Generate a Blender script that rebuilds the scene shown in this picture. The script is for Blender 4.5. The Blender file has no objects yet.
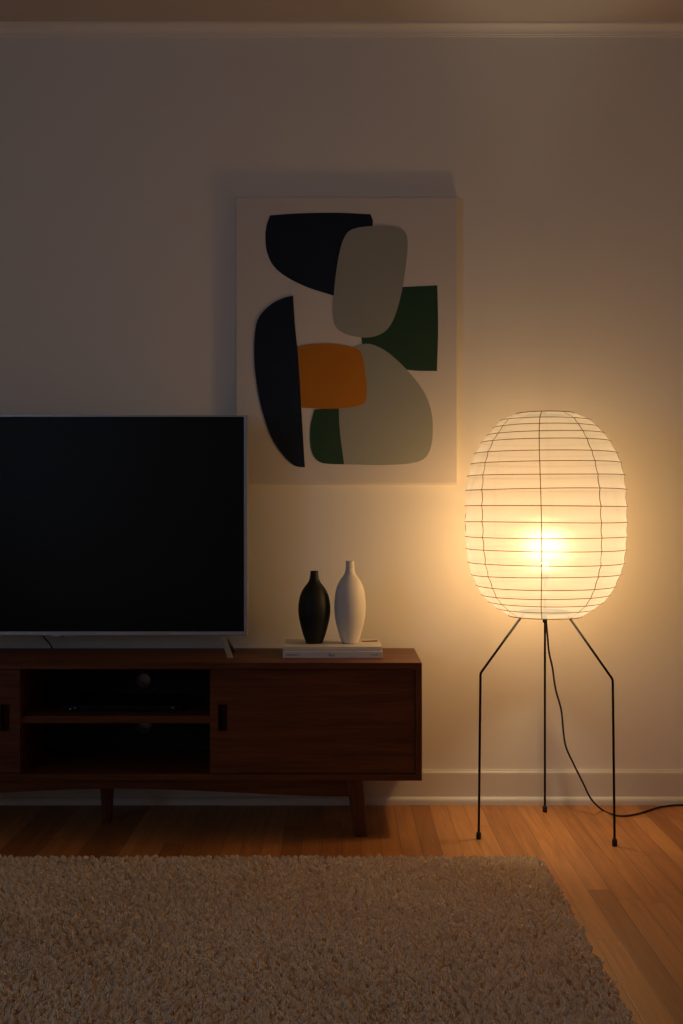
import bpy, bmesh, math, random
import numpy as np
from mathutils import Vector, Matrix
random.seed(7)
rng = np.random.default_rng(7)
PI = math.pi
sc = bpy.context.scene
COL = sc.collection

# ------------------------------------------------------------------ camera model
F = 1070.0          # focal length in pixels of the 1024 px high frame
D = 3.75            # camera to back wall (wall plane is y = 0)
H = 1.021           # camera height
CX, CY = 341.5, 512.0
def at(px, py, d):
    """pixel + distance from the camera plane -> world point"""
    return Vector(((px - CX) * d / F, d - D, H + (CY - py) * d / F))

cam_d = bpy.data.cameras.new('camera')
cam = bpy.data.objects.new('camera', cam_d); COL.objects.link(cam)
cam.location = (0, -D, H); cam.rotation_euler = (PI / 2, 0, 0)
cam_d.sensor_fit = 'VERTICAL'; cam_d.sensor_height = 36.0; cam_d.lens = F / 1024 * 36.0
cam_d.clip_start = 0.05
sc.camera = cam

# ------------------------------------------------------------------ materials
def new_mat(name):
    m = bpy.data.materials.new(name); m.use_nodes = True
    nt = m.node_tree; nt.nodes.clear()
    out = nt.nodes.new('ShaderNodeOutputMaterial')
    return m, nt, out
def N(nt, t, **kw):
    n = nt.nodes.new(t)
    for k, v in kw.items():
        if k.startswith('i_'):
            n.inputs[k[2:].replace('_', ' ')].default_value = v
        else:
            setattr(n, k, v)
    return n
def L(nt, a, b): nt.links.new(a, b)
def rgba(c): return (c[0], c[1], c[2], 1)

def principled(name, col, rough=.5, metal=0.0, var=.0, nscale=8., bump=.0, bscale=200., spec=.5, coat=0.0):
    """plain colour with soft procedural variation and fine bump"""
    m, nt, out = new_mat(name)
    b = N(nt, 'ShaderNodeBsdfPrincipled'); L(nt, b.outputs[0], out.inputs[0])
    b.inputs['Roughness'].default_value = rough; b.inputs['Metallic'].default_value = metal
    b.inputs['Specular IOR Level'].default_value = spec
    b.inputs['Coat Weight'].default_value = coat
    tc = N(nt, 'ShaderNodeTexCoord')
    n = N(nt, 'ShaderNodeTexNoise'); n.inputs['Scale'].default_value = nscale; n.inputs['Detail'].default_value = 4
    L(nt, tc.outputs['Object'], n.inputs['Vector'])
    mx = N(nt, 'ShaderNodeMix', data_type='RGBA')
    mx.inputs['A'].default_value = rgba([c * (1 - var) for c in col]); mx.inputs['B'].default_value = rgba([min(1, c * (1 + var)) for c in col])
    L(nt, n.outputs['Fac'], mx.inputs['Factor']); L(nt, mx.outputs['Result'], b.inputs['Base Color'])
    if bump > 0:
        n2 = N(nt, 'ShaderNodeTexNoise'); n2.inputs['Scale'].default_value = bscale; n2.inputs['Detail'].default_value = 3
        L(nt, tc.outputs['Object'], n2.inputs['Vector'])
        bp = N(nt, 'ShaderNodeBump'); bp.inputs['Strength'].default_value = bump; bp.inputs['Distance'].default_value = .001
        L(nt, n2.outputs['Fac'], bp.inputs['Height']); L(nt, bp.outputs[0], b.inputs['Normal'])
    return m

def wood(name, c1, c2, axis='x', rough=.38):
    """straight-grained veneer, grain running along the axis"""
    m, nt, out = new_mat(name)
    b = N(nt, 'ShaderNodeBsdfPrincipled'); L(nt, b.outputs[0], out.inputs[0])
    tc = N(nt, 'ShaderNodeTexCoord'); mp = N(nt, 'ShaderNodeMapping')
    s = {'x': (1.1, 14, 26), 'z': (26, 26, 1.6), 'y': (26, 1.6, 26)}[axis]
    mp.inputs['Scale'].default_value = s
    L(nt, tc.outputs['Object'], mp.inputs['Vector'])
    n = N(nt, 'ShaderNodeTexNoise'); n.inputs['Scale'].default_value = 1.6; n.inputs['Detail'].default_value = 8
    n.inputs['Roughness'].default_value = .62; n.inputs['Distortion'].default_value = .6
    L(nt, mp.outputs[0], n.inputs['Vector'])
    mp2 = N(nt, 'ShaderNodeMapping'); mp2.inputs['Scale'].default_value = [v * 7 for v in s]
    L(nt, tc.outputs['Object'], mp2.inputs['Vector'])
    n2 = N(nt, 'ShaderNodeTexNoise'); n2.inputs['Scale'].default_value = 1.5; n2.inputs['Detail'].default_value = 3
    L(nt, mp2.outputs[0], n2.inputs['Vector'])
    ad = N(nt, 'ShaderNodeMath', operation='MULTIPLY_ADD'); ad.inputs[1].default_value = .35
    L(nt, n2.outputs['Fac'], ad.inputs[0]); L(nt, n.outputs['Fac'], ad.inputs[2])
    r = N(nt, 'ShaderNodeValToRGB'); r.color_ramp.elements[0].position = .42; r.color_ramp.elements[1].position = .86
    r.color_ramp.elements[0].color = rgba(c1); r.color_ramp.elements[1].color = rgba(c2)
    L(nt, ad.outputs[0], r.inputs[0]); L(nt, r.outputs[0], b.inputs['Base Color'])
    b.inputs['Roughness'].default_value = rough; b.inputs['Specular IOR Level'].default_value = .22
    bp = N(nt, 'ShaderNodeBump'); bp.inputs['Strength'].default_value = .12; bp.inputs['Distance'].default_value = .001
    L(nt, n2.outputs['Fac'], bp.inputs['Height']); L(nt, bp.outputs[0], b.inputs['Normal'])
    return m

def floor_mat():
    m, nt, out = new_mat('oak_strip_floor')
    b = N(nt, 'ShaderNodeBsdfPrincipled'); L(nt, b.outputs[0], out.inputs[0])
    tc = N(nt, 'ShaderNodeTexCoord'); sp = N(nt, 'ShaderNodeSeparateXYZ'); L(nt, tc.outputs['Object'], sp.inputs[0])
    def M(op, a, b_=None, c=None):
        n = N(nt, 'ShaderNodeMath', operation=op)
        for i, v in enumerate((a, b_, c)):
            if v is None: continue
            if isinstance(v, (int, float)): n.inputs[i].default_value = v
            else: L(nt, v, n.inputs[i])
        return n.outputs[0]
    W, LEN = .0605, 1.15
    xs = M('DIVIDE', sp.outputs['X'], W)
    row = M('FLOOR', xs); fx = M('FRACT', xs)
    wn = N(nt, 'ShaderNodeTexWhiteNoise', noise_dimensions='1D'); L(nt, row, wn.inputs['W'])
    ys = M('ADD', M('DIVIDE', sp.outputs['Y'], LEN), M('MULTIPLY', wn.outputs['Value'], 7.3))
    cell = M('FLOOR', ys); fy = M('FRACT', ys)
    cb = N(nt, 'ShaderNodeCombineXYZ'); L(nt, row, cb.inputs[0]); L(nt, cell, cb.inputs[1])
    wn2 = N(nt, 'ShaderNodeTexWhiteNoise', noise_dimensions='3D'); L(nt, cb.outputs[0], wn2.inputs['Vector'])
    # grain
    gx = M('ADD', M('MULTIPLY', sp.outputs['X'], 42.), M('MULTIPLY', wn2.outputs['Value'], 90.))
    gy = M('ADD', M('MULTIPLY', sp.outputs['Y'], 2.6), M('MULTIPLY', wn2.outputs['Value'], 31.))
    gc = N(nt, 'ShaderNodeCombineXYZ'); L(nt, gx, gc.inputs[0]); L(nt, gy, gc.inputs[1])
    g = N(nt, 'ShaderNodeTexNoise'); g.inputs['Scale'].default_value = 1.0; g.inputs['Detail'].default_value = 7
    g.inputs['Distortion'].default_value = 1.2; g.inputs['Roughness'].default_value = .6
    L(nt, gc.outputs[0], g.inputs['Vector'])
    base = N(nt, 'ShaderNodeValToRGB')
    e = base.color_ramp.elements
    e[0].position = 0; e[0].color = rgba(FLOOR_C[0]); e[1].position = 1; e[1].color = rgba(FLOOR_C[2])
    k = e.new(.5); k.color = rgba(FLOOR_C[1])
    L(nt, wn2.outputs['Value'], base.inputs[0])
    gr = N(nt, 'ShaderNodeMapRange'); gr.inputs['From Min'].default_value = .3; gr.inputs['From Max'].default_value = .72
    gr.inputs['To Min'].default_value = .72; gr.inputs['To Max'].default_value = 1.16
    L(nt, g.outputs['Fac'], gr.inputs['Value'])
    # gaps between boards
    ex = M('MINIMUM', fx, M('SUBTRACT', 1., fx)); ex = M('MULTIPLY', ex, W)
    ey = M('MINIMUM', fy, M('SUBTRACT', 1., fy)); ey = M('MULTIPLY', ey, LEN)
    ed = M('MINIMUM', ex, ey)
    gp = N(nt, 'ShaderNodeMapRange'); gp.inputs['From Min'].default_value = .0004; gp.inputs['From Max'].default_value = .0018
    gp.inputs['To Min'].default_value = .55; gp.inputs['To Max'].default_value = 1.
    L(nt, ed, gp.inputs['Value'])
    mul = M('MULTIPLY', gr.outputs[0], gp.outputs[0])
    vm = N(nt, 'ShaderNodeVectorMath', operation='SCALE'); L(nt, base.outputs[0], vm.inputs[0]); L(nt, mul, vm.inputs['Scale'])
    L(nt, vm.outputs[0], b.inputs['Base Color'])
    b.inputs['Roughness'].default_value = .42
    bp = N(nt, 'ShaderNodeBump'); bp.inputs['Strength'].default_value = .35; bp.inputs['Distance'].default_value = .0015
    L(nt, M('ADD', gp.outputs[0], M('MULTIPLY', g.outputs['Fac'], .12)), bp.inputs['Height']); L(nt, bp.outputs[0], b.inputs['Normal'])
    return m

FLOOR_C = [(.31, .110, .027), (.42, .163, .042), (.53, .222, .062)]
WALL_C = (.80, .755, .67)

def paper_mat():
    m, nt, out = new_mat('washi_paper')
    tc = N(nt, 'ShaderNodeTexCoord')
    mp = N(nt, 'ShaderNodeMapping'); mp.inputs['Scale'].default_value = (1, 1, 2.6); L(nt, tc.outputs['Object'], mp.inputs[0])
    n = N(nt, 'ShaderNodeTexNoise'); n.inputs['Scale'].default_value = 26; n.inputs['Detail'].default_value = 7; n.inputs['Roughness'].default_value = .65
    n.inputs['Distortion'].default_value = 1.0
    L(nt, mp.outputs[0], n.inputs['Vector'])
    mx = N(nt, 'ShaderNodeMix', data_type='RGBA')
    mx.inputs['A'].default_value = (.165, .165, .16, 1); mx.inputs['B'].default_value = (.215, .218, .217, 1)
    L(nt, n.outputs['Fac'], mx.inputs['Factor'])
    bp = N(nt, 'ShaderNodeBump'); bp.inputs['Strength'].default_value = .35; bp.inputs['Distance'].default_value = .003
    L(nt, n.outputs['Fac'], bp.inputs['Height'])
    tl = N(nt, 'ShaderNodeBsdfTranslucent'); L(nt, mx.outputs['Result'], tl.inputs[0]); L(nt, bp.outputs[0], tl.inputs['Normal'])
    df = N(nt, 'ShaderNodeBsdfDiffuse'); L(nt, mx.outputs['Result'], df.inputs[0]); L(nt, bp.outputs[0], df.inputs['Normal'])
    a = N(nt, 'ShaderNodeMixShader'); a.inputs[0].default_value = .42; L(nt, tl.outputs[0], a.inputs[1]); L(nt, df.outputs[0], a.inputs[2])
    gl = N(nt, 'ShaderNodeBsdfRefraction'); gl.inputs['Color'].default_value = (1, .93, .78, 1); gl.inputs['Roughness'].default_value = .75; gl.inputs['IOR'].default_value = 1.35
    bb = N(nt, 'ShaderNodeMixShader'); bb.inputs[0].default_value = .020; L(nt, a.outputs[0], bb.inputs[1]); L(nt, gl.outputs[0], bb.inputs[2])
    tr = N(nt, 'ShaderNodeBsdfTransparent'); tr.inputs[0].default_value = (1, .76, .47, 1)
    cc = N(nt, 'ShaderNodeMixShader'); cc.inputs[0].default_value = .42; L(nt, bb.outputs[0], cc.inputs[1]); L(nt, tr.outputs[0], cc.inputs[2])
    # the lit paper itself gives off the lamp's glow
    em = N(nt, 'ShaderNodeEmission'); em.inputs['Strength'].default_value = PAPER_GLOW; 
    em.inputs['Color'].default_value = (1.0, .72, .37, 1)
    ad = N(nt, 'ShaderNodeAddShader'); L(nt, cc.outputs[0], ad.inputs[0]); L(nt, em.outputs[0], ad.inputs[1])
    L(nt, (ad if PAPER_GLOW > 0 else cc).outputs[0], out.inputs[0])
    return m
PAPER_GLOW = 0.24

M_wall = principled('wall_paint', WALL_C, .85, var=.015, nscale=1.5, bump=.05, bscale=300, spec=.2)
M_ceil = principled('ceiling_paint', (.55, .50, .46), .9, var=.01, nscale=2, spec=.1)
M_trim = principled('trim_paint', (.70, .645, .55), .5, var=.01, nscale=4)
M_floor = floor_mat()
M_wal_x = wood('walnut_grain_lengthwise', (.055, .013, .003), (.165, .050, .014), 'x', .42)
M_wal_z = wood('walnut_grain_upright', (.050, .012, .003), (.145, .044, .013), 'z', .42)
M_wal_d = principled('walnut_shade_darkened', (.022, .007, .003), .8, var=.2, nscale=20)  # walnut with the shade inside the bay darkened into its colour
M_pull = principled('dark_stained_pull', (.034, .010, .004), .7, var=.2, nscale=30, spec=.1)
M_silver = principled('brushed_silver', (.42, .42, .44), .38, metal=.75, var=.03, nscale=60)
M_screen = principled('black_glass', (.001, .001, .0015), .12, var=.0, spec=.26)
M_black = principled('black_plastic', (.006, .006, .007), .5, spec=.15, var=.1, nscale=40)
M_dot = principled('pale_grey_glint_dot', (.6, .6, .62), .3, metal=.5)
M_ir = principled('dark_red_sensor', (.10, .015, .012), .3)
M_grom = principled('grey_mesh_grommet', (.10, .10, .09), .8, var=.3, nscale=300)
M_canvas = principled('painted_canvas', (.66, .61, .55), .9, var=.02, nscale=6, bump=.25, bscale=900, spec=.15)
M_navy = principled('navy_paint', (.007, .014, .029), .75, var=.1, nscale=14, bump=.2, bscale=900, spec=.25)
M_green = principled('forest_green_paint', (.022, .060, .032), .75, var=.1, nscale=14, bump=.2, bscale=900, spec=.25)
M_sage = principled('warm_grey_paint', (.315, .325, .275), .8, var=.03, nscale=10, bump=.2, bscale=900, spec=.2)
M_orange = principled('burnt_orange_paint', (.47, .17, .012), .75, var=.06, nscale=10, bump=.2, bscale=900, spec=.25)
M_vase_b = principled('black_stoneware', (.009, .009, .006), .55, spec=.3, var=.15, nscale=60, bump=.2, bscale=350)
M_vase_w = principled('white_stoneware', (.70, .66, .58), .55, var=.03, nscale=30, bump=.12, bscale=350)
M_cover = principled('off_white_cloth_cover', (.60, .56, .50), .6, var=.03, nscale=30, bump=.1, bscale=500)
M_cover2 = principled('cool_white_cover', (.62, .60, .57), .5, var=.03, nscale=30)
M_pages = principled('book_pages', (.55, .50, .42), .9, var=.12, nscale=200)
M_ink = principled('grey_ink', (.16, .15, .14), .7)
M_print = principled('brown_cover_print', (.16, .055, .02), .6, var=.3, nscale=60)
M_wire = principled('black_painted_steel', (.008, .007, .008), .65, spec=.12, var=.1, nscale=60)
M_rubber = principled('black_rubber', (.012, .012, .012), .8)
M_cordm = principled('black_cord_sheath', (.012, .011, .016), .6)
def lit_strip(name, col):
    m, nt, out = new_mat(name)
    tc = N(nt, 'ShaderNodeTexCoord'); n = N(nt, 'ShaderNodeTexNoise'); n.inputs['Scale'].default_value = 60; L(nt, tc.outputs['Object'], n.inputs['Vector'])
    mx = N(nt, 'ShaderNodeMix', data_type='RGBA'); mx.inputs['A'].default_value = rgba([c * .85 for c in col]); mx.inputs['B'].default_value = rgba([c * 1.15 for c in col])
    L(nt, n.outputs['Fac'], mx.inputs['Factor'])
    a = N(nt, 'ShaderNodeBsdfTranslucent'); b = N(nt, 'ShaderNodeBsdfDiffuse'); L(nt, mx.outputs['Result'], a.inputs[0]); L(nt, mx.outputs['Result'], b.inputs[0])
    t = N(nt, 'ShaderNodeBsdfTransparent'); t.inputs[0].default_value = (.9, .68, .42, 1)
    q = N(nt, 'ShaderNodeMixShader'); q.inputs[0].default_value = .4; L(nt, a.outputs[0], q.inputs[1]); L(nt, b.outputs[0], q.inputs[2])
    w = N(nt, 'ShaderNodeMixShader'); w.inputs[0].default_value = .3; L(nt, q.outputs[0], w.inputs[1]); L(nt, t.outputs[0], w.inputs[2]); L(nt, w.outputs[0], out.inputs[0])
    return m
M_rib = lit_strip('bamboo_rib', (.15, .10, .05))
M_seam = lit_strip('paper_seam', (.14, .105, .06))
M_porc = principled('lamp_socket_ceramic', (.6, .58, .5), .4)
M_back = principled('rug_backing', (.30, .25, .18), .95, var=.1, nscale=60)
M_frame = principled('window_frame_paint', (.7, .68, .64), .5)

def pile_mat():
    m, nt, out = new_mat('wool_pile')
    b = N(nt, 'ShaderNodeBsdfPrincipled'); L(nt, b.outputs[0], out.inputs[0])
    tc = N(nt, 'ShaderNodeTexCoord'); n = N(nt, 'ShaderNodeTexNoise'); n.inputs['Scale'].default_value = 9; n.inputs['Detail'].default_value = 5
    L(nt, tc.outputs['Object'], n.inputs['Vector'])
    mx = N(nt, 'ShaderNodeMix', data_type='RGBA'); mx.inputs['A'].default_value = (.90, .735, .52, 1); mx.inputs['B'].default_value = (.98, .84, .622, 1)
    L(nt, n.outputs['Fac'], mx.inputs['Factor']); L(nt, mx.outputs['Result'], b.inputs['Base Color'])
    b.inputs['Roughness'].default_value = .95; b.inputs['Specular IOR Level'].default_value = .1
    b.inputs['Sheen Weight'].default_value = 0
    tl = N(nt, 'ShaderNodeBsdfTranslucent'); L(nt, mx.outputs['Result'], tl.inputs[0])
    ms = N(nt, 'ShaderNodeMixShader'); ms.inputs[0].default_value = 0; L(nt, b.outputs[0], ms.inputs[1]); L(nt, tl.outputs[0], ms.inputs[2]); L(nt, ms.outputs[0], out.inputs[0])
    return m
M_pile = pile_mat()

# ------------------------------------------------------------------ mesh helpers
class MB:
    def __init__(s): s.v = []; s.f = []; s.sm = []
    def add(s, v, f, smooth=False):
        o = len(s.v); s.v += [tuple(p) for p in v]; s.f += [tuple(i + o for i in q) for q in f]; s.sm += [smooth] * len(f); return s
    def box(s, x0, x1, y0, y1, z0, z1):
        v = [(x, y, z) for x in (x0, x1) for y in (y0, y1) for z in (z0, z1)]
        return s.add(v, [(0, 1, 3, 2), (4, 6, 7, 5), (0, 4, 5, 1), (2, 3, 7, 6), (0, 2, 6, 4), (1, 5, 7, 3)])
    def lathe(s, prof, c=(0, 0, 0), n=64, smooth=True, caps=True):
        v = []; f = []
        for r, z in prof:
            for i in range(n):
                a = 2 * PI * i / n; v.append((c[0] + r * math.cos(a), c[1] + r * math.sin(a), c[2] + z))
        for k in range(len(prof) - 1):
            for i in range(n):
                j = (i + 1) % n; f.append((k * n + i, k * n + j, (k + 1) * n + j, (k + 1) * n + i))
        if caps: f.append(tuple(reversed(range(n)))); f.append(tuple((len(prof) - 1) * n + i for i in range(n)))
        return s.add(v, f, smooth)
    def tube(s, pts, r, n=10, closed=False, smooth=True):
        pts = [Vector(p) for p in pts]; m = len(pts); rs = r if isinstance(r, (list, tuple)) else [r] * m
        v = []; f = []; up = None
        for k, p in enumerate(pts):
            if closed: t = pts[(k + 1) % m] - pts[k - 1]
            else: t = pts[min(k + 1, m - 1)] - pts[max(k - 1, 0)]
            t.normalize()
            if up is None:
                up = Vector((0, 0, 1)) if abs(t.z) < .9 else Vector((1, 0, 0))
            a = up - t * up.dot(t); a.normalize(); b = t.cross(a); up = a
            for i in range(n):
                th = 2 * PI * i / n; v.append(p + (a * math.cos(th) + b * math.sin(th)) * rs[k])
        for k in range(m if closed else m - 1):
            k2 = (k + 1) % m
            for i in range(n):
                j = (i + 1) % n; f.append((k * n + i, k * n + j, k2 * n + j, k2 * n + i))
        if not closed: f.append(tuple(reversed(range(n)))); f.append(tuple((m - 1) * n + i for i in range(n)))
        return s.add(v, f, smooth)
    def prism(s, poly, y0, y1):
        """polygon of (x, z) extruded along y"""
        n = len(poly); v = [(x, y0, z) for x, z in poly] + [(x, y1, z) for x, z in poly]
        f = [tuple(range(n)), tuple(reversed(range(n, 2 * n)))] + [(i, i + n, (i + 1) % n + n, (i + 1) % n) for i in range(n)]
        return s.add(v, f)
    def taper(s, c0, s0, c1, s1):
        """a four-sided post from rectangle (centre c0, size s0) up to (c1, s1)"""
        v = []
        for c, q in ((c0, s0), (c1, s1)):
            for dx, dy in ((-1, -1), (1, -1), (1, 1), (-1, 1)):
                v.append((c[0] + dx * q[0] / 2, c[1] + dy * q[1] / 2, c[2]))
        return s.add(v, [(3, 2, 1, 0), (4, 5, 6, 7)] + [(i, (i + 1) % 4, (i + 1) % 4 + 4, i + 4) for i in range(4)])
    def build(s, name, mat, parent=None, bevel=0, origin=None):
        me = bpy.data.meshes.new(name)
        if origin is None: origin = ORIG.get(parent.name, Vector((0, 0, 0))) if parent else Vector((0, 0, 0))
        o = Vector(origin)
        me.from_pydata([(x - o.x, y - o.y, z - o.z) for x, y, z in s.v], [], s.f)
        me.polygons.foreach_set('use_smooth', s.sm); me.update()
        bm = bmesh.new(); bm.from_mesh(me); bmesh.ops.recalc_face_normals(bm, faces=bm.faces); bm.to_mesh(me); bm.free()
        ob = bpy.data.objects.new(name, me); COL.objects.link(ob); me.materials.append(mat)
        if parent: ob.parent = parent
        else: ob.location = o
        ORIG[ob.name] = o
        if bevel:
            b = ob.modifiers.new('bevel', 'BEVEL'); b.width = bevel; b.segments = 2; b.limit_method = 'ANGLE'; b.angle_limit = math.radians(40)
        return ob
ORIG = {}
def empty(name, loc, label, cat, group=None):
    o = bpy.data.objects.new(name, None); o.empty_display_size = .05; COL.objects.link(o); o.location = loc; ORIG[o.name] = Vector(loc)
    return tag(o, label, cat, group)
def tag(o, label, cat, group=None):
    o['label'] = label; o['category'] = cat
    if group: o['group'] = group
    return o
def struct(o): o['kind'] = 'structure'; return o
def smooth_closed(pts, corners=(), n=8):
    """Catmull-Rom through a closed list of points; indices in corners stay sharp"""
    P = [Vector(p) for p in pts]; m = len(P); out = []
    for i in range(m):
        p0, p1, p2, p3 = P[i - 1], P[i], P[(i + 1) % m], P[(i + 2) % m]
        if i in corners: p0 = p1 - (p2 - p1) * .6
        if (i + 1) % m in corners: p3 = p2 + (p2 - p1) * .6
        for k in range(n):
            t = k / n
            out.append(.5 * ((2 * p1) + (p2 - p0) * t + (2 * p0 - 5 * p1 + 4 * p2 - p3) * t * t + (3 * p1 - p0 - 3 * p2 + p3) * t ** 3))
    return out
def smooth_open(pts, n=8):
    P = [Vector(p) for p in pts]; m = len(P); out = []
    for i in range(m - 1):
        p1, p2 = P[i], P[i + 1]; p0 = P[i - 1] if i else p1 * 2 - p2; p3 = P[i + 2] if i + 2 < m else p2 * 2 - p1
        for k in range(n):
            t = k / n
            out.append(.5 * ((2 * p1) + (p2 - p0) * t + (2 * p0 - 5 * p1 + 4 * p2 - p3) * t * t + (3 * p1 - p0 - 3 * p2 + p3) * t ** 3))
    out.append(P[-1]); return out

# ------------------------------------------------------------------ the room
XL, XR, YF, ZC = -3.1, 2.15, -5.2, 2.722
struct(MB().box(XL - .1, XR + .1, YF - .1, .1, -.1, 0).build('floor', M_floor))
struct(MB().box(XL - .1, XR + .1, YF - .1, .1, ZC, ZC + .1).build('ceiling', M_ceil))
struct(MB().box(XL - .1, XR + .1, 0, .1, 0, ZC).build('wall_back', M_wall))
struct(MB().box(XR, XR + .1, YF, 0, 0, ZC).build('wall_right', M_wall))
struct(MB().box(XL - .1, XR + .1, YF - .1, YF, 0, ZC).build('wall_front', M_wall))
# left wall with a window opening behind the camera
WY0, WY1, WZ0, WZ1 = -4.6, -3.0, .85, 2.25
w = MB()
w.box(XL - .1, XL, YF, WY0, 0, ZC); w.box(XL - .1, XL, WY1, 0, 0, ZC); w.box(XL - .1, XL, WY0, WY1, 0, WZ0); w.box(XL - .1, XL, WY0, WY1, WZ1, ZC)
struct(w.build('wall_left', M_wall))
w = MB()
fw = .05
for a in ((WY0, WY0 + fw, WZ0, WZ1), (WY1 - fw, WY1, WZ0, WZ1), (WY0, WY1, WZ0, WZ0 + fw), (WY0, WY1, WZ1 - fw, WZ1), ((WY0 + WY1) / 2 - .02, (WY0 + WY1) / 2 + .02, WZ0, WZ1)):
    w.box(XL - .07, XL - .02, *a)
win = struct(w.build('window_1', M_frame))
mg, nt, out = new_mat('window_glass')
tr = N(nt, 'ShaderNodeBsdfTransparent'); gl = N(nt, 'ShaderNodeBsdfGlossy'); gl.inputs['Roughness'].default_value = .02
fr = N(nt, 'ShaderNodeMixShader'); fr.inputs[0].default_value = .06; L(nt, tr.outputs[0], fr.inputs[1]); L(nt, gl.outputs[0], fr.inputs[2]); L(nt, fr.outputs[0], out.inputs[0])
MB().box(XL - .05, XL - .044, WY0 + fw, WY1 - fw, WZ0 + fw, WZ1 - fw).build('glass', mg, win)

def profile_run(name, prof, x0, x1, mat):
    """(depth, z) profile run along x on the back wall"""
    m = MB(); n = len(prof)
    v = [(x0, -d, z) for d, z in prof] + [(x1, -d, z) for d, z in prof]
    m.add(v, [tuple(range(n)), tuple(reversed(range(n, 2 * n)))] + [(i, (i + 1) % n, (i + 1) % n + n, i + n) for i in range(n)])
    return struct(m.build(name, mat))
# baseboard with shoe moulding
def arc(cx, cz, r, a0, a1, n=5): return [(cx + r * math.cos(a0 + (a1 - a0) * i / n), cz + r * math.sin(a0 + (a1 - a0) * i / n)) for i in range(n + 1)]
profile_run('baseboard_back', [(0, 0), (.013, 0), (.013, .106), (.012, .111), (.008, .115), (.007, .1185), (0, .1185)], XL, XR, M_trim)
profile_run('trim_1', [(.013, 0), (.026, 0)] + arc(.012, .013, .014, 0, PI / 2) + [(.013, .027)], XL, XR, M_trim)
# small crown moulding
crown = [(0, ZC - .037), (.005, ZC - .037), (.006, ZC - .035), (.006, ZC - .032), (.010, ZC - .030)]
crown += [(.010 + .022 * (1 - math.cos(t)), ZC - .030 + .020 * math.sin(t)) for t in [PI / 2 * i / 6 for i in range(1, 7)]]
crown += [(.036, ZC - .008), (.040, ZC - .007), (.040, ZC), (0, ZC)]
profile_run('trim_2', crown, XL, XR, M_wall)
for nm, x0, x1 in (('baseboard_left', XL, XL + .013), ('baseboard_right', XR - .013, XR)):
    struct(MB().box(x0, x1, YF, -.03, 0, .1185).build(nm, M_trim))
struct(MB().box(XL + .013, XR - .013, YF, YF + .013, 0, .1185).build('baseboard_front', M_trim))

# ------------------------------------------------------------------ media console
KX0, KX1, KYF, KYB, KZ0, KZ1 = -1.668, .2526, -(D - 3.357), -.032, .1775, .548
T = .0205
con = empty('media_console', ((KX0 + KX1) / 2, (KYF + KYB) / 2, 0), 'long low dark walnut media console with sliding doors and an open shelf bay', 'media console')
MB().box(KX0, KX1, KYF, KYB, KZ1 - T, KZ1).build('top_panel', M_wal_x, con, .0015)
MB().box(KX0, KX1, KYF, KYB, KZ0, KZ0 + T).build('bottom_panel', M_wal_x, con, .0015)
MB().box(KX0, KX0 + T, KYF, KYB, KZ0 + T, KZ1 - T).build('side_panel', M_wal_z, con, .001)
MB().box(KX1 - T, KX1, KYF, KYB, KZ0 + T, KZ1 - T).build('side_panel', M_wal_z, con, .001)
OX0, OX1 = -1.0110, -.4126
for a in ((OX0 - .018, OX0), (OX1, OX1 + .018)):
    MB().box(a[0], a[1], KYF + .030, KYB - .008, KZ0 + T, KZ1 - T).build('divider', M_wal_z, con)
MB().box(OX0, OX1, KYF + .022, KYB - .008, .354, .377).build('shelf', M_wal_x, con, .001)
# back panel with two round cable openings in the middle bay
bm = bmesh.new()
def ring(c, r, n=28): return [(c[0] + r * math.cos(2 * PI * i / n), c[1] + r * math.sin(2 * PI * i / n)) for i in range(n)]
holes = [(-.684, .440), (-.684, .283)]
hr = .0235
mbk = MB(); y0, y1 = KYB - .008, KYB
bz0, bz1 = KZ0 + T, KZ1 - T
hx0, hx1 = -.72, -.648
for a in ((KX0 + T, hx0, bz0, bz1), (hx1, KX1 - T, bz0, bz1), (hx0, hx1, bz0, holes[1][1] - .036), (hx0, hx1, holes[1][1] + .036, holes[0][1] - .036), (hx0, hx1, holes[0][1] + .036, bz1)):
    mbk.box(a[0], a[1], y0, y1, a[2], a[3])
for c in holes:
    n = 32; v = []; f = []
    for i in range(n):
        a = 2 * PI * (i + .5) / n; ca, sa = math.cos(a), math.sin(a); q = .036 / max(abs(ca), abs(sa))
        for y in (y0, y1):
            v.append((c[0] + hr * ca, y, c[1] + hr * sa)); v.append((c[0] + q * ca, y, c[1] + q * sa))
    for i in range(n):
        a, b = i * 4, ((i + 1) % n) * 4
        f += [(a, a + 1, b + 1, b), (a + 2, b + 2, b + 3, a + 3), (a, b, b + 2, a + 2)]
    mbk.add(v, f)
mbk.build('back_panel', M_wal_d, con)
for c in holes:
    m = MB(); n = 32; prof = [(hr - .004, y0 - .003), (hr + .003, y0 - .003), (hr + .003, y0 - .0002), (hr - .0005, y0 - .0002), (hr - .0005, y1), (hr - .004, y1)]
    v = [(c[0] + r * math.cos(2 * PI * i / n), y, c[1] + r * math.sin(2 * PI * i / n)) for i in range(n) for r, y in prof]; k = len(prof)
    m.add(v, [(i * k + j, i * k + (j + 1) % k, ((i + 1) % n) * k + (j + 1) % k, ((i + 1) % n) * k + j) for i in range(n) for j in range(k)], True)
    m.build('cable_grommet', M_grom, con)
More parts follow.
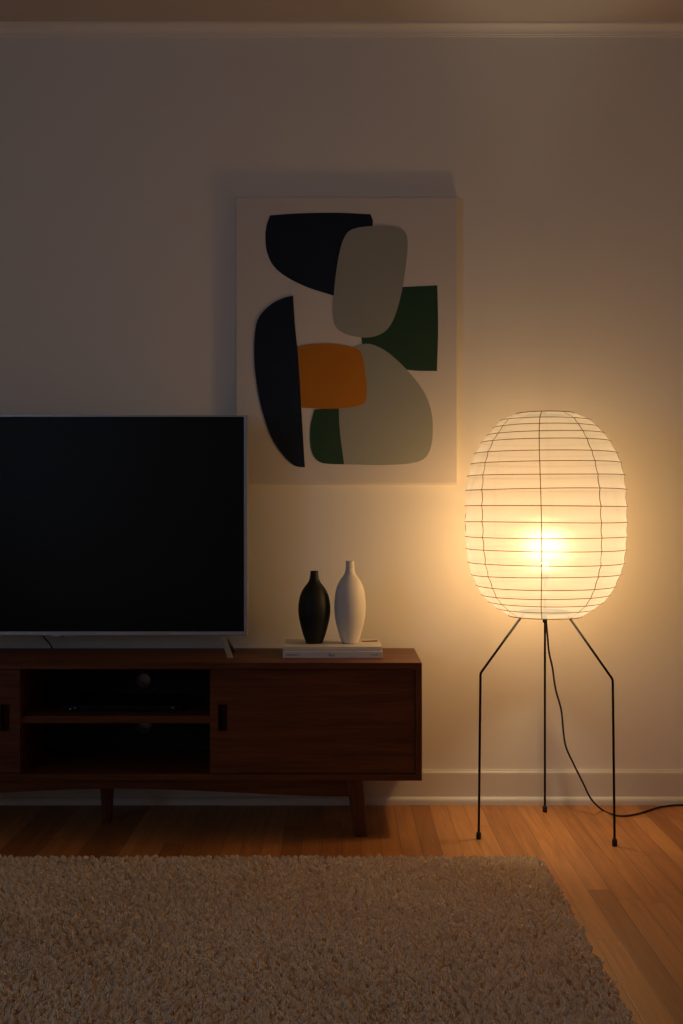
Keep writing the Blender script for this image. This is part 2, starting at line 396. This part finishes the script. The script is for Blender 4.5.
# sliding doors with recessed pulls
def door(x0, x1, hx, hz=.3745):
    yf, yb = KYF + .006, KYF + .024
    z0, z1 = KZ0 + T + .002, KZ1 - T - .002
    hw, hh = .0145, .042
    m = MB()
    m.box(x0, hx - hw, yf, yb, z0, z1); m.box(hx + hw, x1, yf, yb, z0, z1)
    m.box(hx - hw, hx + hw, yf, yb, z0, hz - hh); m.box(hx - hw, hx + hw, yf, yb, hz + hh, z1)
    bm = bmesh.new(); d = m.build('door', M_wal_x, con)
    bm.from_mesh(d.data); bmesh.ops.remove_doubles(bm, verts=bm.verts, dist=1e-5); bm.to_mesh(d.data); bm.free()
    # the pull: a dark dished insert with a thin rim
    h = MB()
    h.box(hx - hw, hx + hw, yb - .006, yb - .002, hz - hh, hz + hh)
    for a in ((hx - hw, hx - hw + .003, hz - hh, hz + hh), (hx + hw - .003, hx + hw, hz - hh, hz + hh), (hx - hw, hx + hw, hz - hh, hz - hh + .003), (hx - hw, hx + hw, hz + hh - .003, hz + hh)):
        h.box(a[0], a[1], yf - .0015, yb - .004, a[2], a[3])
    o = h.build('handle', M_pull, d); o.parent = d
    o['label'] = 'dark recessed finger pull'
    return d
def part_under(ob, parent): ob.parent = parent
door(OX1 - .0005, KX1 - T - .002, -.3735)
door(KX0 + T + .002, OX0 + .0005, -1.0580)
# legs: splayed and tapered, four corners plus one in the middle
def leg(xt, yt, xb, yb_, wt=.052, wb=.040):
    MB().taper((xb, yb_, 0), (wb, .034), (xt, yt, KZ0), (wt, .045)).build('leg', M_wal_z, con, .003)
leg(.0405, KYF + .040, .0620, KYF + .020); leg(.0405, KYB - .045, .0620, KYB - .020)
mx_ = KX0 + KX1
leg(mx_ - .0405, KYF + .040, mx_ - .0620, KYF + .020); leg(mx_ - .0405, KYB - .045, mx_ - .0620, KYB - .020)
MB().taper((-.771, -.228, 0), (.026, .030), (-.771, -.228, KZ0), (.046, .042)).build('leg', M_wal_z, con, .003)
# sculpted rails between the legs
def rail(xa, xb, y0, y1, za, zb, steps=24):
    top = KZ0 - .0003; poly = [(xa, top)]
    bot = []
    for i in range(steps + 1):
        t = i / steps; x = xa + (xb - xa) * t; bot.append((x, za + (zb - za) * (t * t * (3 - 2 * t))))
    poly = [(xb, top), (xa, top)] + bot
    MB().prism(poly, y0, y1).build('rail', M_wal_x, con, .001)
yr0, yr1 = KYF + .038, KYF + .060
bot = [(.030 - (.030 - mx_ / 2) * t / 20, .118 + .025 * ((t / 20) ** 2 * (3 - 2 * t / 20))) for t in range(21)]
bot += [(mx_ - x, z) for x, z in reversed(bot[:-1])]
MB().prism([(mx_ - .030, KZ0 - .0003), (.030, KZ0 - .0003)] + bot, yr0, yr1).build('rail', M_wal_x, con, .001)

# ------------------------------------------------------------------ media player on the shelf
mp_ = empty('media_player', (-.765, -.20, .377), 'slim black media player lying on the shelf inside the open bay', 'media player')
px0, px1 = -.905, -.516
MB().box(px0, px1, -.30, -.09, .3795, .399).build('casing', M_black, mp_, .002)
for x in (px0 + .03, px1 - .03):
    for y in (-.28, -.11): MB().lathe([(.008, 0), (.008, .003)], (x, y, .377), 16).build('foot', M_rubber, mp_)
for x, z, r in ((at(70.3, 710, 3.45).x, .386, .0024), (at(75, 709.3, 3.45).x, .389, .0022), (at(172.8, 708.2, 3.45).x, .3905, .0024)):
    m = MB(); n = 14
    v = [(x + r * math.cos(2 * PI * i / n), y, z + r * math.sin(2 * PI * i / n)) for y in (-.302, -.2999) for i in range(n)]
    m.add(v, [tuple(range(n)), tuple(reversed(range(n, 2 * n)))] + [(i, (i + 1) % n, (i + 1) % n + n, i + n) for i in range(n)])
    m.build('glint_dot', M_dot, mp_)['label'] = 'pale grey dot painted as a glint'  # pale colour paints the small glints on the casing front

# ------------------------------------------------------------------ television
TY = -.222                                   # front plane
dT = D + TY
tr_, bl_ = at(247.3, 415, dT), at(0, 635.5, dT)
TX1, TZ1, TZ0 = tr_.x, tr_.z, bl_.z; TX0 = TX1 - 1.236
tv = empty('television', ((TX0 + TX1) / 2, TY + .02, .548), 'large black flat television in a thin silver frame, standing on the walnut console', 'television')
bzl, bt = .0110, .0130
m = MB()
def rbar(m, x0, x1, z0, z1): m.box(x0, x1, TY, TY + .028, z0, z1)
fo = [(TX0, TZ0), (TX1, TZ0), (TX1, TZ1), (TX0, TZ1)]; fi = [(TX0 + bzl, TZ0 + bt), (TX1 - bzl, TZ0 + bt), (TX1 - bzl, TZ1 - .006), (TX0 + bzl, TZ1 - .006)]
v = [(x, y, z) for y in (TY, TY + .030) for q in (fo, fi) for x, z in q]
f = []
for i in range(4):
    j = (i + 1) % 4
    f += [(i, j, 4 + j, 4 + i), (8 + i, 12 + i, 12 + j, 8 + j), (i, 8 + i, 8 + j, j), (4 + i, 4 + j, 12 + j, 12 + i)]
m.add(v, f); m.build('bezel', M_silver, tv, .0012)
MB().box(TX0 + bzl - .0005, TX1 - bzl + .0005, TY + .003, TY + .009, TZ0 + bt - .0005, TZ1 - .0055).build('screen', M_screen, tv)
m = MB(); m.box(TX0 + .006, TX1 - .006, TY + .012, TY + .040, TZ0 + .006, TZ1 - .005); m.box(TX0 + .18, TX1 - .18, TY + .040, TY + .068, TZ0 + .03, TZ1 - .28)
m.build('rear_housing', M_black, tv, .004)
cxT = (TX0 + TX1) / 2
m = MB(); zb = TZ0
m.prism([(cxT - .034, zb + .001), (cxT + .042, zb + .001), (cxT + .030, zb - .0055), (cxT - .022, zb - .0055)], TY + .002, TY + .016)
lg = m.build('sensor_bar', M_silver, tv, .001)
MB().box(cxT + .000, cxT + .016, TY + .0008, TY + .003, zb - .0045, zb - .001).build('infrared_window', M_ir, lg)
# forked feet
def tv_foot(sgn, xc):
    p = at(225.5, 636, dT)
    tp = Vector((xc, TY + .016, TZ0 + .004))
    m = MB()
    def prong(a, b, w0, w1, t):
        a = Vector(a); b = Vector(b); pts = []
        for k, (q, w_) in enumerate(((a, w0), (b, w1))):
            for dx, dy in ((-1, -1), (1, -1), (1, 1), (-1, 1)): pts.append((q.x + dx * w_ / 2, q.y + dy * t / 2, q.z))
        m.add(pts, [(3, 2, 1, 0), (4, 5, 6, 7)] + [(i, (i + 1) % 4, (i + 1) % 4 + 4, i + 4) for i in range(4)])
    z = KZ1 + .0006
    prong((xc + sgn * .034, TY - .062, z), tp, .019, .015, .012)
    prong((xc + sgn * .030, TY + .105, z), tp, .014, .013, .012)
    return m.build('stand_foot', M_silver, tv, .0015)
xf = at(221.8, 636, dT).x
tv_foot(1, xf); tv_foot(-1, TX0 + TX1 - xf)
# power lead dropping behind the console
a = at(41, 634, 3.66); b = at(52.5, 649, 3.735)
MB().tube(smooth_open([(a.x - .035, a.y - .05, a.z + .05), a, b, (b.x + .012, -.016, b.z - .08), (b.x + .02, -.016, .38)], 6), .0028, 8).build('power_lead', M_cordm, tv)

# ------------------------------------------------------------------ books
BZ = .548
def book(name, x0, x1, y0, y1, z0, z1, label, spine_marks, cmat, rot=0):
    t_ = .0022
    root = empty(name, ((x0 + x1) / 2, (y0 + y1) / 2, z0), label, 'book', 'large books stacked under the vases')
    m = MB()
    g = 0 if spine_marks else .004                     # the thinner book has a rounded spine
    m.box(x0, x1, y0 + g, y1, z0, z0 + t_); m.box(x0, x1, y0, y1, z1 - t_, z1)
    if g: m.add([(x, y, z) for x in (x0, x1) for y, z in ((y0 + g, z0), (y0 + .001, z0 + .003), (y0, z0 + .006), (y0, z1 - t_), (y0 + .003, z1 - t_), (y0 + .003 + g, z0))],
                [(0, 1, 2, 3, 4, 5), (11, 10, 9, 8, 7, 6), (0, 6, 7, 1), (1, 7, 8, 2), (2, 8, 9, 3), (3, 9, 10, 4), (4, 10, 11, 5), (5, 11, 6, 0)])
    else: m.box(x0, x1, y0, y0 + .003, z0 + t_, z1 - t_)
    cv = m.build('cover', cmat, root, .0006)
    MB().box(x0 + .004, x1 - .004, y0 + .0075, y1 - .004, z0 + t_, z1 - t_).build('pages', M_pages, root)
    if spine_marks:
        zc = (z0 + z1) / 2
        for xx, n, hh, sp, ital in spine_marks:
            m = MB()
            for i in range(n):
                h = hh * random.choice((.6, .6, .8, 1.0)); x = xx + i * sp; w_ = sp * .55; zb_ = zc - hh * .45
                m.prism([(x, zb_), (x + w_, zb_), (x + w_ + ital, zb_ + h), (x + ital, zb_ + h)], y0 - .0004, y0 + .0006)
            m.build('spine_lettering', M_ink, cv)
    return root, cv
bf = at(282.8, 658, 3.466); br = at(382.5, 658, 3.466)
book('book', bf.x, br.x, bf.y, bf.y + .225, BZ, BZ + .0215, 'thicker pale book lying directly on the walnut console, small grey lettering on its spine',
     [(bf.x + .012, 12, .006, .0034, .0006), (at(328.5, 650, 3.466).x, 4, .011, .005, .0022), (br.x - .036, 6, .005, .0034, .0006)], M_cover2)
t0, t1 = at(282.6, 650, 3.475), at(381.8, 650, 3.475)
rb, cv = book('book', t0.x, t1.x, t0.y, t0.y + .213, BZ + .0217, BZ + .0352, 'thinner cream book on top of the stack, directly under the two vases', None, M_cover)
cp = MB(); a = at(362, 643, 3.60)
zt = BZ + .0352
cp.add([(.075, -.150, zt + .0002), (.122, -.136, zt + .0002), (.122, -.100, zt + .0002), (.066, -.122, zt + .0002), (.075, -.150, zt + .0007), (.122, -.136, zt + .0007), (.122, -.100, zt + .0007), (.066, -.122, zt + .0007)],
       [(3, 2, 1, 0), (4, 5, 6, 7), (0, 1, 5, 4), (1, 2, 6, 5), (2, 3, 7, 6), (3, 0, 4, 7)])
cp.build('cover_print', M_print, cv)['label'] = 'brown printed patch on the cream cover'

# ------------------------------------------------------------------ vases
def resample(prof, n=70):
    P = [Vector((r, z, 0)) for r, z in prof]
    return [(p.x, p.y) for p in smooth_open(P, 6)]
def vase(name, px, prof_px, ybase, mat, label, ring=None):
    d = 3.573; k = d / F / 5.254
    prof = [(hw * k, (ybase - y) * k) for hw, y in reversed(prof_px)]
    c = at(px, 643, d); c.z = BZ + .0352
    out = resample(prof)
    if ring: out = [(r - (.0012 if abs(z - ring) < .0016 else 0), z) for r, z in out]
    top_r, top_z = out[-1]
    inner = [(top_r - .0012, top_z + .0012), (top_r - .003, top_z + .0006), (top_r - .0036, top_z - .004), (top_r - .0036, top_z - .05), (top_r + .012, top_z - .08), (.02, top_z - .12), (.001, top_z - .125)]
    m = MB(); m.lathe([(.001, .0004), (out[0][0] - .002, .0004), (out[0][0], .002)] + out[1:] + inner, c, 72, caps=False)
    o = m.build(name, mat, origin=c); tag(o, label, 'vase', 'bottle vases on the books')
vase('bottle_vase', 314.3, [(21, 110), (20.5, 118), (22.5, 135), (26, 152), (34, 170), (47, 186), (63, 210), (76, 242), (83, 280), (84.5, 315), (81.5, 350), (73, 392), (61, 437), (49, 472), (44, 487)], 488, M_vase_b, 'matte black bottle-shaped vase, shorter of the two, standing on the books')
vase('bottle_vase', 350.0, [(22.5, 60), (21.5, 66), (22.5, 84), (24, 105), (31, 130), (50, 156), (69, 194), (79, 240), (82.5, 285), (82, 325), (78, 362), (69, 405), (57, 448), (47, 478), (42, 490)], 491, M_vase_w, 'matte white bottle-shaped vase, taller of the two, standing on the books', ring=(491 - 98) * 3.573 / F / 5.254)

# ------------------------------------------------------------------ abstract painting
PD = .027; dP = D - PD
def cp_(x, y): p = at(220 + x / 2.627, 180 + y / 2.627, dP); return (p.x, p.z)
x0, z1 = cp_(40, 43); x1, z0 = cp_(625, 799)
art = empty('abstract_painting', ((x0 + x1) / 2, -PD / 2, z0), 'large unframed abstract canvas with navy, grey, green and orange shapes hanging on the wall', 'painting')
m = MB(); rr = .006
rings = []
for k, (ins, y) in enumerate([(0.0, -.003), (0.0, -(PD - rr))] + [(rr * (1 - math.cos(a)), -(PD - rr) - rr * math.sin(a)) for a in (PI / 8, PI / 4, 3 * PI / 8, PI / 2)]):
    rings.append([(x0 + ins, y, z0 + ins), (x1 - ins, y, z0 + ins), (x1 - ins, y, z1 - ins), (x0 + ins, y, z1 - ins)])
v = [p for r in rings for p in r]; f = [(3, 2, 1, 0)]
for k in range(len(rings) - 1):
    f += [(k * 4 + i, k * 4 + (i + 1) % 4, (k + 1) * 4 + (i + 1) % 4, (k + 1) * 4 + i) for i in range(4)]
n_ = (len(rings) - 1) * 4; f.append((n_, n_ + 1, n_ + 2, n_ + 3)); m.add(v, f)
m.build('canvas', M_canvas, art)
SHAPES = [
 (M_navy, [(131, 93), (200, 88), (300, 86), (396, 90), (399, 128), (350, 250), (299, 304), (230, 282), (175, 255), (140, 225), (123, 188), (119, 150), (122, 120)], (0, 3, 5, 6)),
 (M_green, [(440, 281), (481, 281), (571, 277), (573, 390), (570, 502), (490, 498), (430, 470), (373, 432), (371, 412), (440, 380)], (0, 2, 4, 7, 8)),
 (M_sage, [(345, 440), (375, 431), (402, 433), (442, 454), (492, 500), (535, 555), (555, 608), (559, 660), (553, 705), (535, 733), (495, 745), (420, 749), (326, 747), (316, 690), (312, 640), (312, 600)], (0, 12, 15)),
 (M_green, [(248, 603), (280, 600), (312, 598), (315, 660), (326, 747), (290, 746), (262, 741), (244, 722), (237, 690), (238, 645)], (0, 2, 4)),
 (M_orange, [(204, 437), (240, 431), (290, 430), (340, 437), (368, 450), (378, 480), (385, 540), (383, 578), (368, 592), (330, 599), (270, 601), (214, 598), (209, 520)], (0, 11)),
 (M_sage, [(347, 130), (400, 121), (452, 122), (483, 134), (493, 165), (488, 225), (478, 290), (462, 350), (443, 388), (415, 408), (380, 414), (340, 408), (311, 393), (299, 365), (298, 320), (303, 260), (312, 200), (325, 155)], ()),
 (M_navy, [(192, 304), (197, 380), (205, 470), (213, 590), (223, 755), (195, 750), (165, 722), (135, 675), (112, 610), (97, 540), (90, 470), (92, 400), (103, 360), (130, 330), (162, 312)], (0, 4)),
]
for i, (mt, pts, cor) in enumerate(SHAPES):
    out = smooth_closed([(x, y, 0) for x, y in pts], cor, 8)
    poly = [cp_(p.x, p.y) for p in out]
    MB().prism(poly, -PD - .0004 - .00035 * i, -PD + .0004).build('painted_shape', mt, art)

# ------------------------------------------------------------------ paper floor lamp
LX, LY = .6500, -.333
dL = D + LY
lamp = empty('paper_floor_lamp', (LX, LY, 0), 'glowing ribbed paper lantern floor lamp on three thin black wire legs', 'floor lamp')
kz = dL / F
def sz(y): return H + (CY - (390 + y / 3.1045)) * kz
ribs_yc = [68, 84, 104, 126, 149, 185, 218, 259, 305, 359, 412, 461, 502, 546, 585, 622, 649, 671, 690, 710]
outline = [(66, 57), (72, 84), (80, 112), (92, 138), (105, 153), (126, 171), (150, 193), (185, 216), (225, 232.5), (265, 243.5), (300, 249), (360, 252), (412, 252), (461, 251), (500, 248), (545, 242), (585, 227), (625, 207), (650, 187), (671, 162), (690, 131), (710, 98)]
oz = np.array([sz(a) for a, _ in outline])[::-1]; orr = np.array([b / 3.1045 * kz * .982 for _, b in outline])[::-1]
def R(z): return float(np.interp(z, oz, orr))
rib_z = sorted(H + (CY - (390 + a / 3.1045)) * (dL - R(sz(a))) / F for a in ribs_yc)
NA = 128
rib_tilt = [(random.uniform(-.0028, .0028), random.uniform(0, 2 * PI), random.uniform(-.0018, .0018), random.uniform(0, 2 * PI)) for _ in rib_z]
rib_tilt[0] = rib_tilt[-1] = (0, 0, 0, 0)
def rz(k, a):
    t1, p1, t2, p2 = rib_tilt[k]; return rib_z[k] + t1 * math.sin(a + p1) + t2 * math.sin(2 * a + p2)
v = []; f = []; rows = []
for k in range(len(rib_z) - 1):
    sub = 6
    for s_ in range(sub):
        rows.append((k, s_ / sub))
rows.append((len(rib_z) - 2, 1.0))
seam_a0 = -PI / 2 - math.radians(15.5)
NS = 8
for k, t in rows:
    gap = rib_z[k + 1] - rib_z[k]
    for i in range(NA):
        a = 2 * PI * i / NA
        z = rz(k, a) * (1 - t) + rz(k + 1, a) * t
        r0 = R(rib_z[k]) * (1 - t) + R(rib_z[k + 1]) * t
        # paper pulled in a little between ribs, gathering at the seams
        r = r0 - 4 * t * (1 - t) * gap * .085 + (.0006 * math.sin(a * 11 + k * 2.1) + .0005 * math.sin(a * 23 + k)) * 4 * t * (1 - t)
        v.append((LX + r * math.cos(a), LY + r * math.sin(a), z))
for k in range(len(rows) - 1):
    for i in range(NA):
        j = (i + 1) % NA; f.append((k * NA + i, k * NA + j, (k + 1) * NA + j, (k + 1) * NA + i))
m = MB(); m.add(v, f, True)
M_paper = paper_mat()
shade = m.build('lamp_shade', M_paper, lamp)
for k in range(len(rib_z)):
    r = R(rib_z[k]) + .0002
    MB().tube([(LX + r * math.cos(2 * PI * i / 96), LY + r * math.sin(2 * PI * i / 96), rz(k, 2 * PI * i / 96)) for i in range(96)], .0012 if 0 < k < len(rib_z) - 1 else .0017, 6, True).build('rib', M_rib, shade)
for s_ in range(NS):
    a = seam_a0 + s_ * PI / 4
    pts = []
    for q, (k, t) in enumerate(rows):
        gap = rib_z[k + 1] - rib_z[k]
        aa = a + math.radians(2.5) * math.sin(q / len(rows) * PI * 1.3 + s_)
        z = rz(k, aa) * (1 - t) + rz(k + 1, aa) * t
        r = R(rib_z[k]) * (1 - t) + R(rib_z[k + 1]) * t - 4 * t * (1 - t) * gap * .08
        pts.append((r, aa, z))
    m = MB(); vv = []; ww = .0013
    for r, aa, z in pts:
        for s2 in (-1, 1):
            for dr in (-.0003, .0006):
                da = s2 * ww / max(r, .03); vv.append((LX + (r + dr) * math.cos(aa + da), LY + (r + dr) * math.sin(aa + da), z))
    ff = []
    for k in range(len(pts) - 1):
        o = k * 4; ff += [(o, o + 1, o + 5, o + 4), (o + 2, o + 6, o + 7, o + 3), (o, o + 4, o + 6, o + 2), (o + 1, o + 3, o + 7, o + 5)]
    m.add(vv, ff, True); m.build('seam', M_seam, shade)
ZB, ZT = rib_z[0], rib_z[-1]
# wire frame: ring at the bottom, upright to the top, knob above the shade
BUL = Vector((LX, LY, at(545, 545, dL).z))
m = MB()
m.tube([(LX + .080 * math.cos(2 * PI * i / 48), LY + .080 * math.sin(2 * PI * i / 48), ZB + .012) for i in range(48)], .003, 8, True)
m.tube([(LX - .08, LY, ZB + .012), (LX + .08, LY, ZB + .012)], .0025, 8)
m.tube([(LX - .055, LY + .01, ZT - .002), (LX + .055, LY + .01, ZT - .002)], .0018, 8)
m.tube(smooth_open([(LX - .055, LY + .01, ZT - .002), (LX - .16, LY + .03, ZT - .08), (LX - .238, LY + .05, BUL.z + .15), (LX - .238, LY + .05, BUL.z), (LX - .15, LY + .03, ZB + .035), (LX - .08, LY, ZB + .012)], 6), .0009, 6)
m.tube(smooth_open([(LX + .055, LY + .01, ZT - .002), (LX + .16, LY + .03, ZT - .08), (LX + .238, LY + .05, BUL.z + .15), (LX + .238, LY + .05, BUL.z), (LX + .15, LY + .03, ZB + .035), (LX + .08, LY, ZB + .012)], 6), .0009, 6)
m.build('frame', M_wire, lamp)
MB().lathe([(.002, 0), (.004, .002), (.0045, .005), (.003, .008), (.001, .009)], (LX - .003, LY, ZT - .001), 16).build('knob', M_wire, lamp)
m = MB(); m.lathe([(.010, 0), (.013, .004), (.013, .05), (.011, .058)], (LX, LY, BUL.z - .115), 24)
m.tube([(LX, LY, ZB + .012), (LX, LY, BUL.z - .113)], .004, 10)
m.build('socket', M_porc, lamp)
mb_, nt, out = new_mat('frosted_bulb_glass')
_t = N(nt, 'ShaderNodeBsdfTransparent'); _l = N(nt, 'ShaderNodeBsdfTranslucent'); _l.inputs[0].default_value = (.9, .88, .82, 1)
_m = N(nt, 'ShaderNodeMixShader'); _m.inputs[0].default_value = .0006; L(nt, _t.outputs[0], _m.inputs[1]); L(nt, _l.outputs[0], _m.inputs[2]); L(nt, _m.outputs[0], out.inputs[0])
prof = [(.012, -.057), (.013, -.045), (.020, -.028), (.028, -.010), (.030, .004), (.026, .018), (.016, .027), (.004, .0305)]
MB().lathe(prof, BUL, 32).build('bulb', mb_, lamp)
# legs
feet = [Vector((.4285, -(D - 3.341), 0)), Vector((.835, -(D - 3.271), 0)), Vector((.692, -.110, 0))]
zbend = [.517, .508, .510]
C = Vector((LX, LY, 0))
for ft, zb_ in zip(feet, zbend):
    dr = (ft - C).normalized()
    top = C + dr * .074; top.z = ZB + .012
    knee = Vector((ft.x, ft.y, zb_)) + Vector((-dr.x, -dr.y, 0)) * .006
    kb = knee - Vector((0, 0, .007)); kd = (top - knee).normalized() * .006
    pts = [ft + Vector((0, 0, .006)), kb, knee + Vector((0, 0, -.0015)) + kd * .25, knee + kd, top]
    lg = MB().tube(pts, .0038, 12).build('leg', M_wire, lamp)
    MB().lathe([(.0065, 0), (.0078, .002), (.0078, .016), (.0062, .022), (.0040, .023)], ft, 18).build('foot', M_rubber, lg)
# clamp on the rear leg where the cord leaves
rt = C + (feet[2] - C).normalized() * .074
MB().lathe([(.007, 0), (.0075, .003), (.0075, .030), (.007, .033)], (rt.x, rt.y + .002, ZB - .03), 16).build('collar', M_wire, lamp)
# cord
cp3 = [(rt.x, rt.y, ZB + .01)]
def add(px, py, d): p = at(px, py, d); cp3.append(tuple(p))
add(547.3, 634, 3.52); add(549, 652, 3.575); add(552.4, 667.6, 3.61); add(555.6, 689, 3.615); add(561.2, 710, 3.615); add(563.4, 731.6, 3.61); add(566, 747, 3.61)
add(573.4, 763.6, 3.608); add(582.3, 781.4, 3.60); add(591.2, 799, 3.595)
for px, py in ((602.5, 810), (614.3, 814.9), (626, 815.8), (640, 813.2), (657, 807.8), (670, 805.6), (684, 804.9), (720, 804.6), (780, 804.6)):
    d = (H - .0036) * F / (py - CY); d = min(d, D - .034); p = at(px, py, d); cp3.append((p.x, p.y, .0036))
MB().tube(smooth_open(cp3, 8), .0032, 10).build('power_cord', M_cordm, lamp)

# ------------------------------------------------------------------ shag rug
RX0, RX1, RY0, RY1 = -1.75, .583, -2.30, -.640
rug = empty('shag_rug', ((RX0 + RX1) / 2, (RY0 + RY1) / 2, 0), 'cream beige shaggy deep-pile rug lying on the wooden floor in front of the console', 'rug')
def rounded_slab(ins, z0, z1, rad=.035):
    xa, xb, ya, yb = RX0 + ins, RX1 - ins, RY0 + ins, RY1 - ins; p = []
    for cx_, cy_, a0 in ((xb - rad, yb - rad, 0), (xa + rad, yb - rad, PI / 2), (xa + rad, ya + rad, PI), (xb - rad, ya + rad, 1.5 * PI)):
        p += [(cx_ + rad * math.cos(a0 + PI / 2 * i / 8), cy_ + rad * math.sin(a0 + PI / 2 * i / 8)) for i in range(9)]
    n = len(p); return MB().add([(x, y, z) for z in (z0, z1) for x, y in p], [tuple(reversed(range(n))), tuple(range(n, 2 * n))] + [(i, (i + 1) % n, (i + 1) % n + n, i + n) for i in range(n)])
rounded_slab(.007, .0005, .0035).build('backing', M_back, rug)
rounded_slab(.009, .0036, .0115).build('pile_base', M_pile, rug, .003)
def pile():
    step = .0153
    nx, ny = int((RX1 - RX0) / step), int((RY1 - RY0) / step)
    gx, gy = np.meshgrid(np.arange(nx), np.arange(ny), indexing='ij')
    cx = RX0 + (gx + .5 + .5 * (gy % 2) - .25) * step + rng.normal(0, .0030, gx.shape)
    cy = RY0 + (gy + .5) * step + rng.normal(0, .0030, gx.shape)
    cx = cx.ravel(); cy = cy.ravel()
    # rounded rug corners
    ddx = np.maximum(0, cx - (RX1 - .045)); ddy = np.maximum(0, cy - (RY1 - .045))
    keep = ddx ** 2 + ddy ** 2 < .045 ** 2; cx = cx[keep]; cy = cy[keep]; sel = (cy > -1.85) | (rng.uniform(0, 1, len(cx)) < .6); cx = cx[sel]; cy = cy[sel]; n = len(cx)
    th = rng.uniform(0, 2 * PI, n)
    fl = 1.6 * np.sin(cx * 3.1 + 1) + 1.5 * np.cos(cy * 4.3) + .8 * np.sin(cx * 9 + cy * 7)
    lay = np.stack([np.cos(fl), np.sin(fl)], 1) * .0022
    lean = np.stack([np.cos(th), np.sin(th)], 1) * rng.uniform(.000, .0075, n)[:, None] + lay
    hgt = rng.uniform(.0160, .0215, n)
    rim = np.minimum(RX1 - cx, RY1 - cy) < .012; zb0 = np.where(rim, .004, .0085); hgt = np.where(rim, hgt + .003, hgt)
    K = 24
    rootr = .0036
    S = 4; SD = 3
    ang = rng.uniform(0, 2 * PI, (n, K)); rad = np.sqrt(rng.uniform(0, 1, (n, K)))
    ox = np.cos(ang) * rad; oy = np.sin(ang) * rad
    base = np.stack([cx[:, None] + ox * rootr, cy[:, None] + oy * rootr], -1)
    curl = rng.uniform(0, 2 * PI, (n, K)); cr = rng.uniform(.0003, .0011, (n, K))
    kh = hgt[:, None] * rng.uniform(.92, 1.05, (n, K))
    spread = rng.uniform(.0047, .0062, n)
    verts = np.zeros((n, K, S, SD, 3), np.float32)
    # every tuft is a small mop: strands rise together, then roll over outwards
    prof_r = [0, .50, 1.0, .92]; prof_h = [0, .52, .86, 1.04]; ws = [.0010, .0012, .0013, .0008]
    for s in range(S):
        t = s / (S - 1)
        px = base[..., 0] + ox * spread[:, None] * prof_r[s] + lean[:, None, 0] * t ** 1.4 + cr * np.cos(curl + t * 5) * t
        py = base[..., 1] + oy * spread[:, None] * prof_r[s] + lean[:, None, 1] * t ** 1.4 + cr * np.sin(curl + t * 5) * t
        pz = zb0[:, None] + kh * prof_h[s] * (1 - .40 * rad ** 2 * t)
        w = ws[s]
        for q in range(SD):
            a = 2 * PI * q / SD + curl
            verts[:, :, s, q, 0] = px + np.cos(a) * w; verts[:, :, s, q, 1] = py + np.sin(a) * w; verts[:, :, s, q, 2] = pz
    o = Vector(rug.location)
    verts[..., 0] -= o.x; verts[..., 1] -= o.y
    nv = n * K * S * SD
    idx = np.arange(nv, dtype=np.int32).reshape(n * K, S, SD)
    quads = []
    for s in range(S - 1):
        for q in range(SD):
            q2 = (q + 1) % SD
            quads.append(np.stack([idx[:, s, q], idx[:, s, q2], idx[:, s + 1, q2], idx[:, s + 1, q]], -1))
    quads = np.stack(quads, 1).reshape(-1, 4)
    me = bpy.data.meshes.new('pile'); nf = len(quads)
    me.vertices.add(nv); me.vertices.foreach_set('co', verts.reshape(-1))
    me.loops.add(nf * 4); me.loops.foreach_set('vertex_index', quads.reshape(-1))
    me.polygons.add(nf); me.polygons.foreach_set('loop_start', np.arange(nf, dtype=np.int32) * 4)
    me.polygons.foreach_set('use_smooth', np.ones(nf, bool))
    me.update(calc_edges=True); me.materials.append(M_pile)
    ob = bpy.data.objects.new('pile', me); COL.objects.link(ob); ob.parent = rug; ob['kind'] = 'stuff'
pile()

# ------------------------------------------------------------------ light
# the bulb inside the paper shade
ld = bpy.data.lights.new('bulb_light', 'POINT'); ld.energy = 21; ld.color = (1, .725, .425); ld.shadow_soft_size = .05
lo = bpy.data.objects.new('bulb_light', ld); COL.objects.link(lo); lo.location = BUL
lo.parent = lamp; lo.location = BUL - Vector(lamp.location)
# dusk outside the window
W = bpy.data.worlds.new('world'); sc.world = W; W.use_nodes = True
bg = W.node_tree.nodes['Background']; bg.inputs['Color'].default_value = (.34, .52, .80, 1); bg.inputs['Strength'].default_value = 3.7
pd = bpy.data.lights.new('window_portal', 'AREA'); pd.shape = 'RECTANGLE'; pd.size = WY1 - WY0 - .02; pd.size_y = WZ1 - WZ0 - .02
pd.cycles.is_portal = True
po = bpy.data.objects.new('window_portal', pd); COL.objects.link(po); po.location = (XL - .09, (WY0 + WY1) / 2, (WZ0 + WZ1) / 2)
po.rotation_euler = (PI / 2, 0, -PI / 2)

sc.view_settings.view_transform = 'Standard'; sc.view_settings.look = 'None'
sc.view_settings.exposure = 0.0; sc.view_settings.gamma = 1.0; sc.view_settings.use_curve_mapping = False
sc.cycles.max_bounces = 12; sc.cycles.diffuse_bounces = 8; sc.cycles.transmission_bounces = 8; sc.cycles.transparent_max_bounces = 16
sc.cycles.sample_clamp_indirect = 4.0
sc.cycles.use_denoising = True
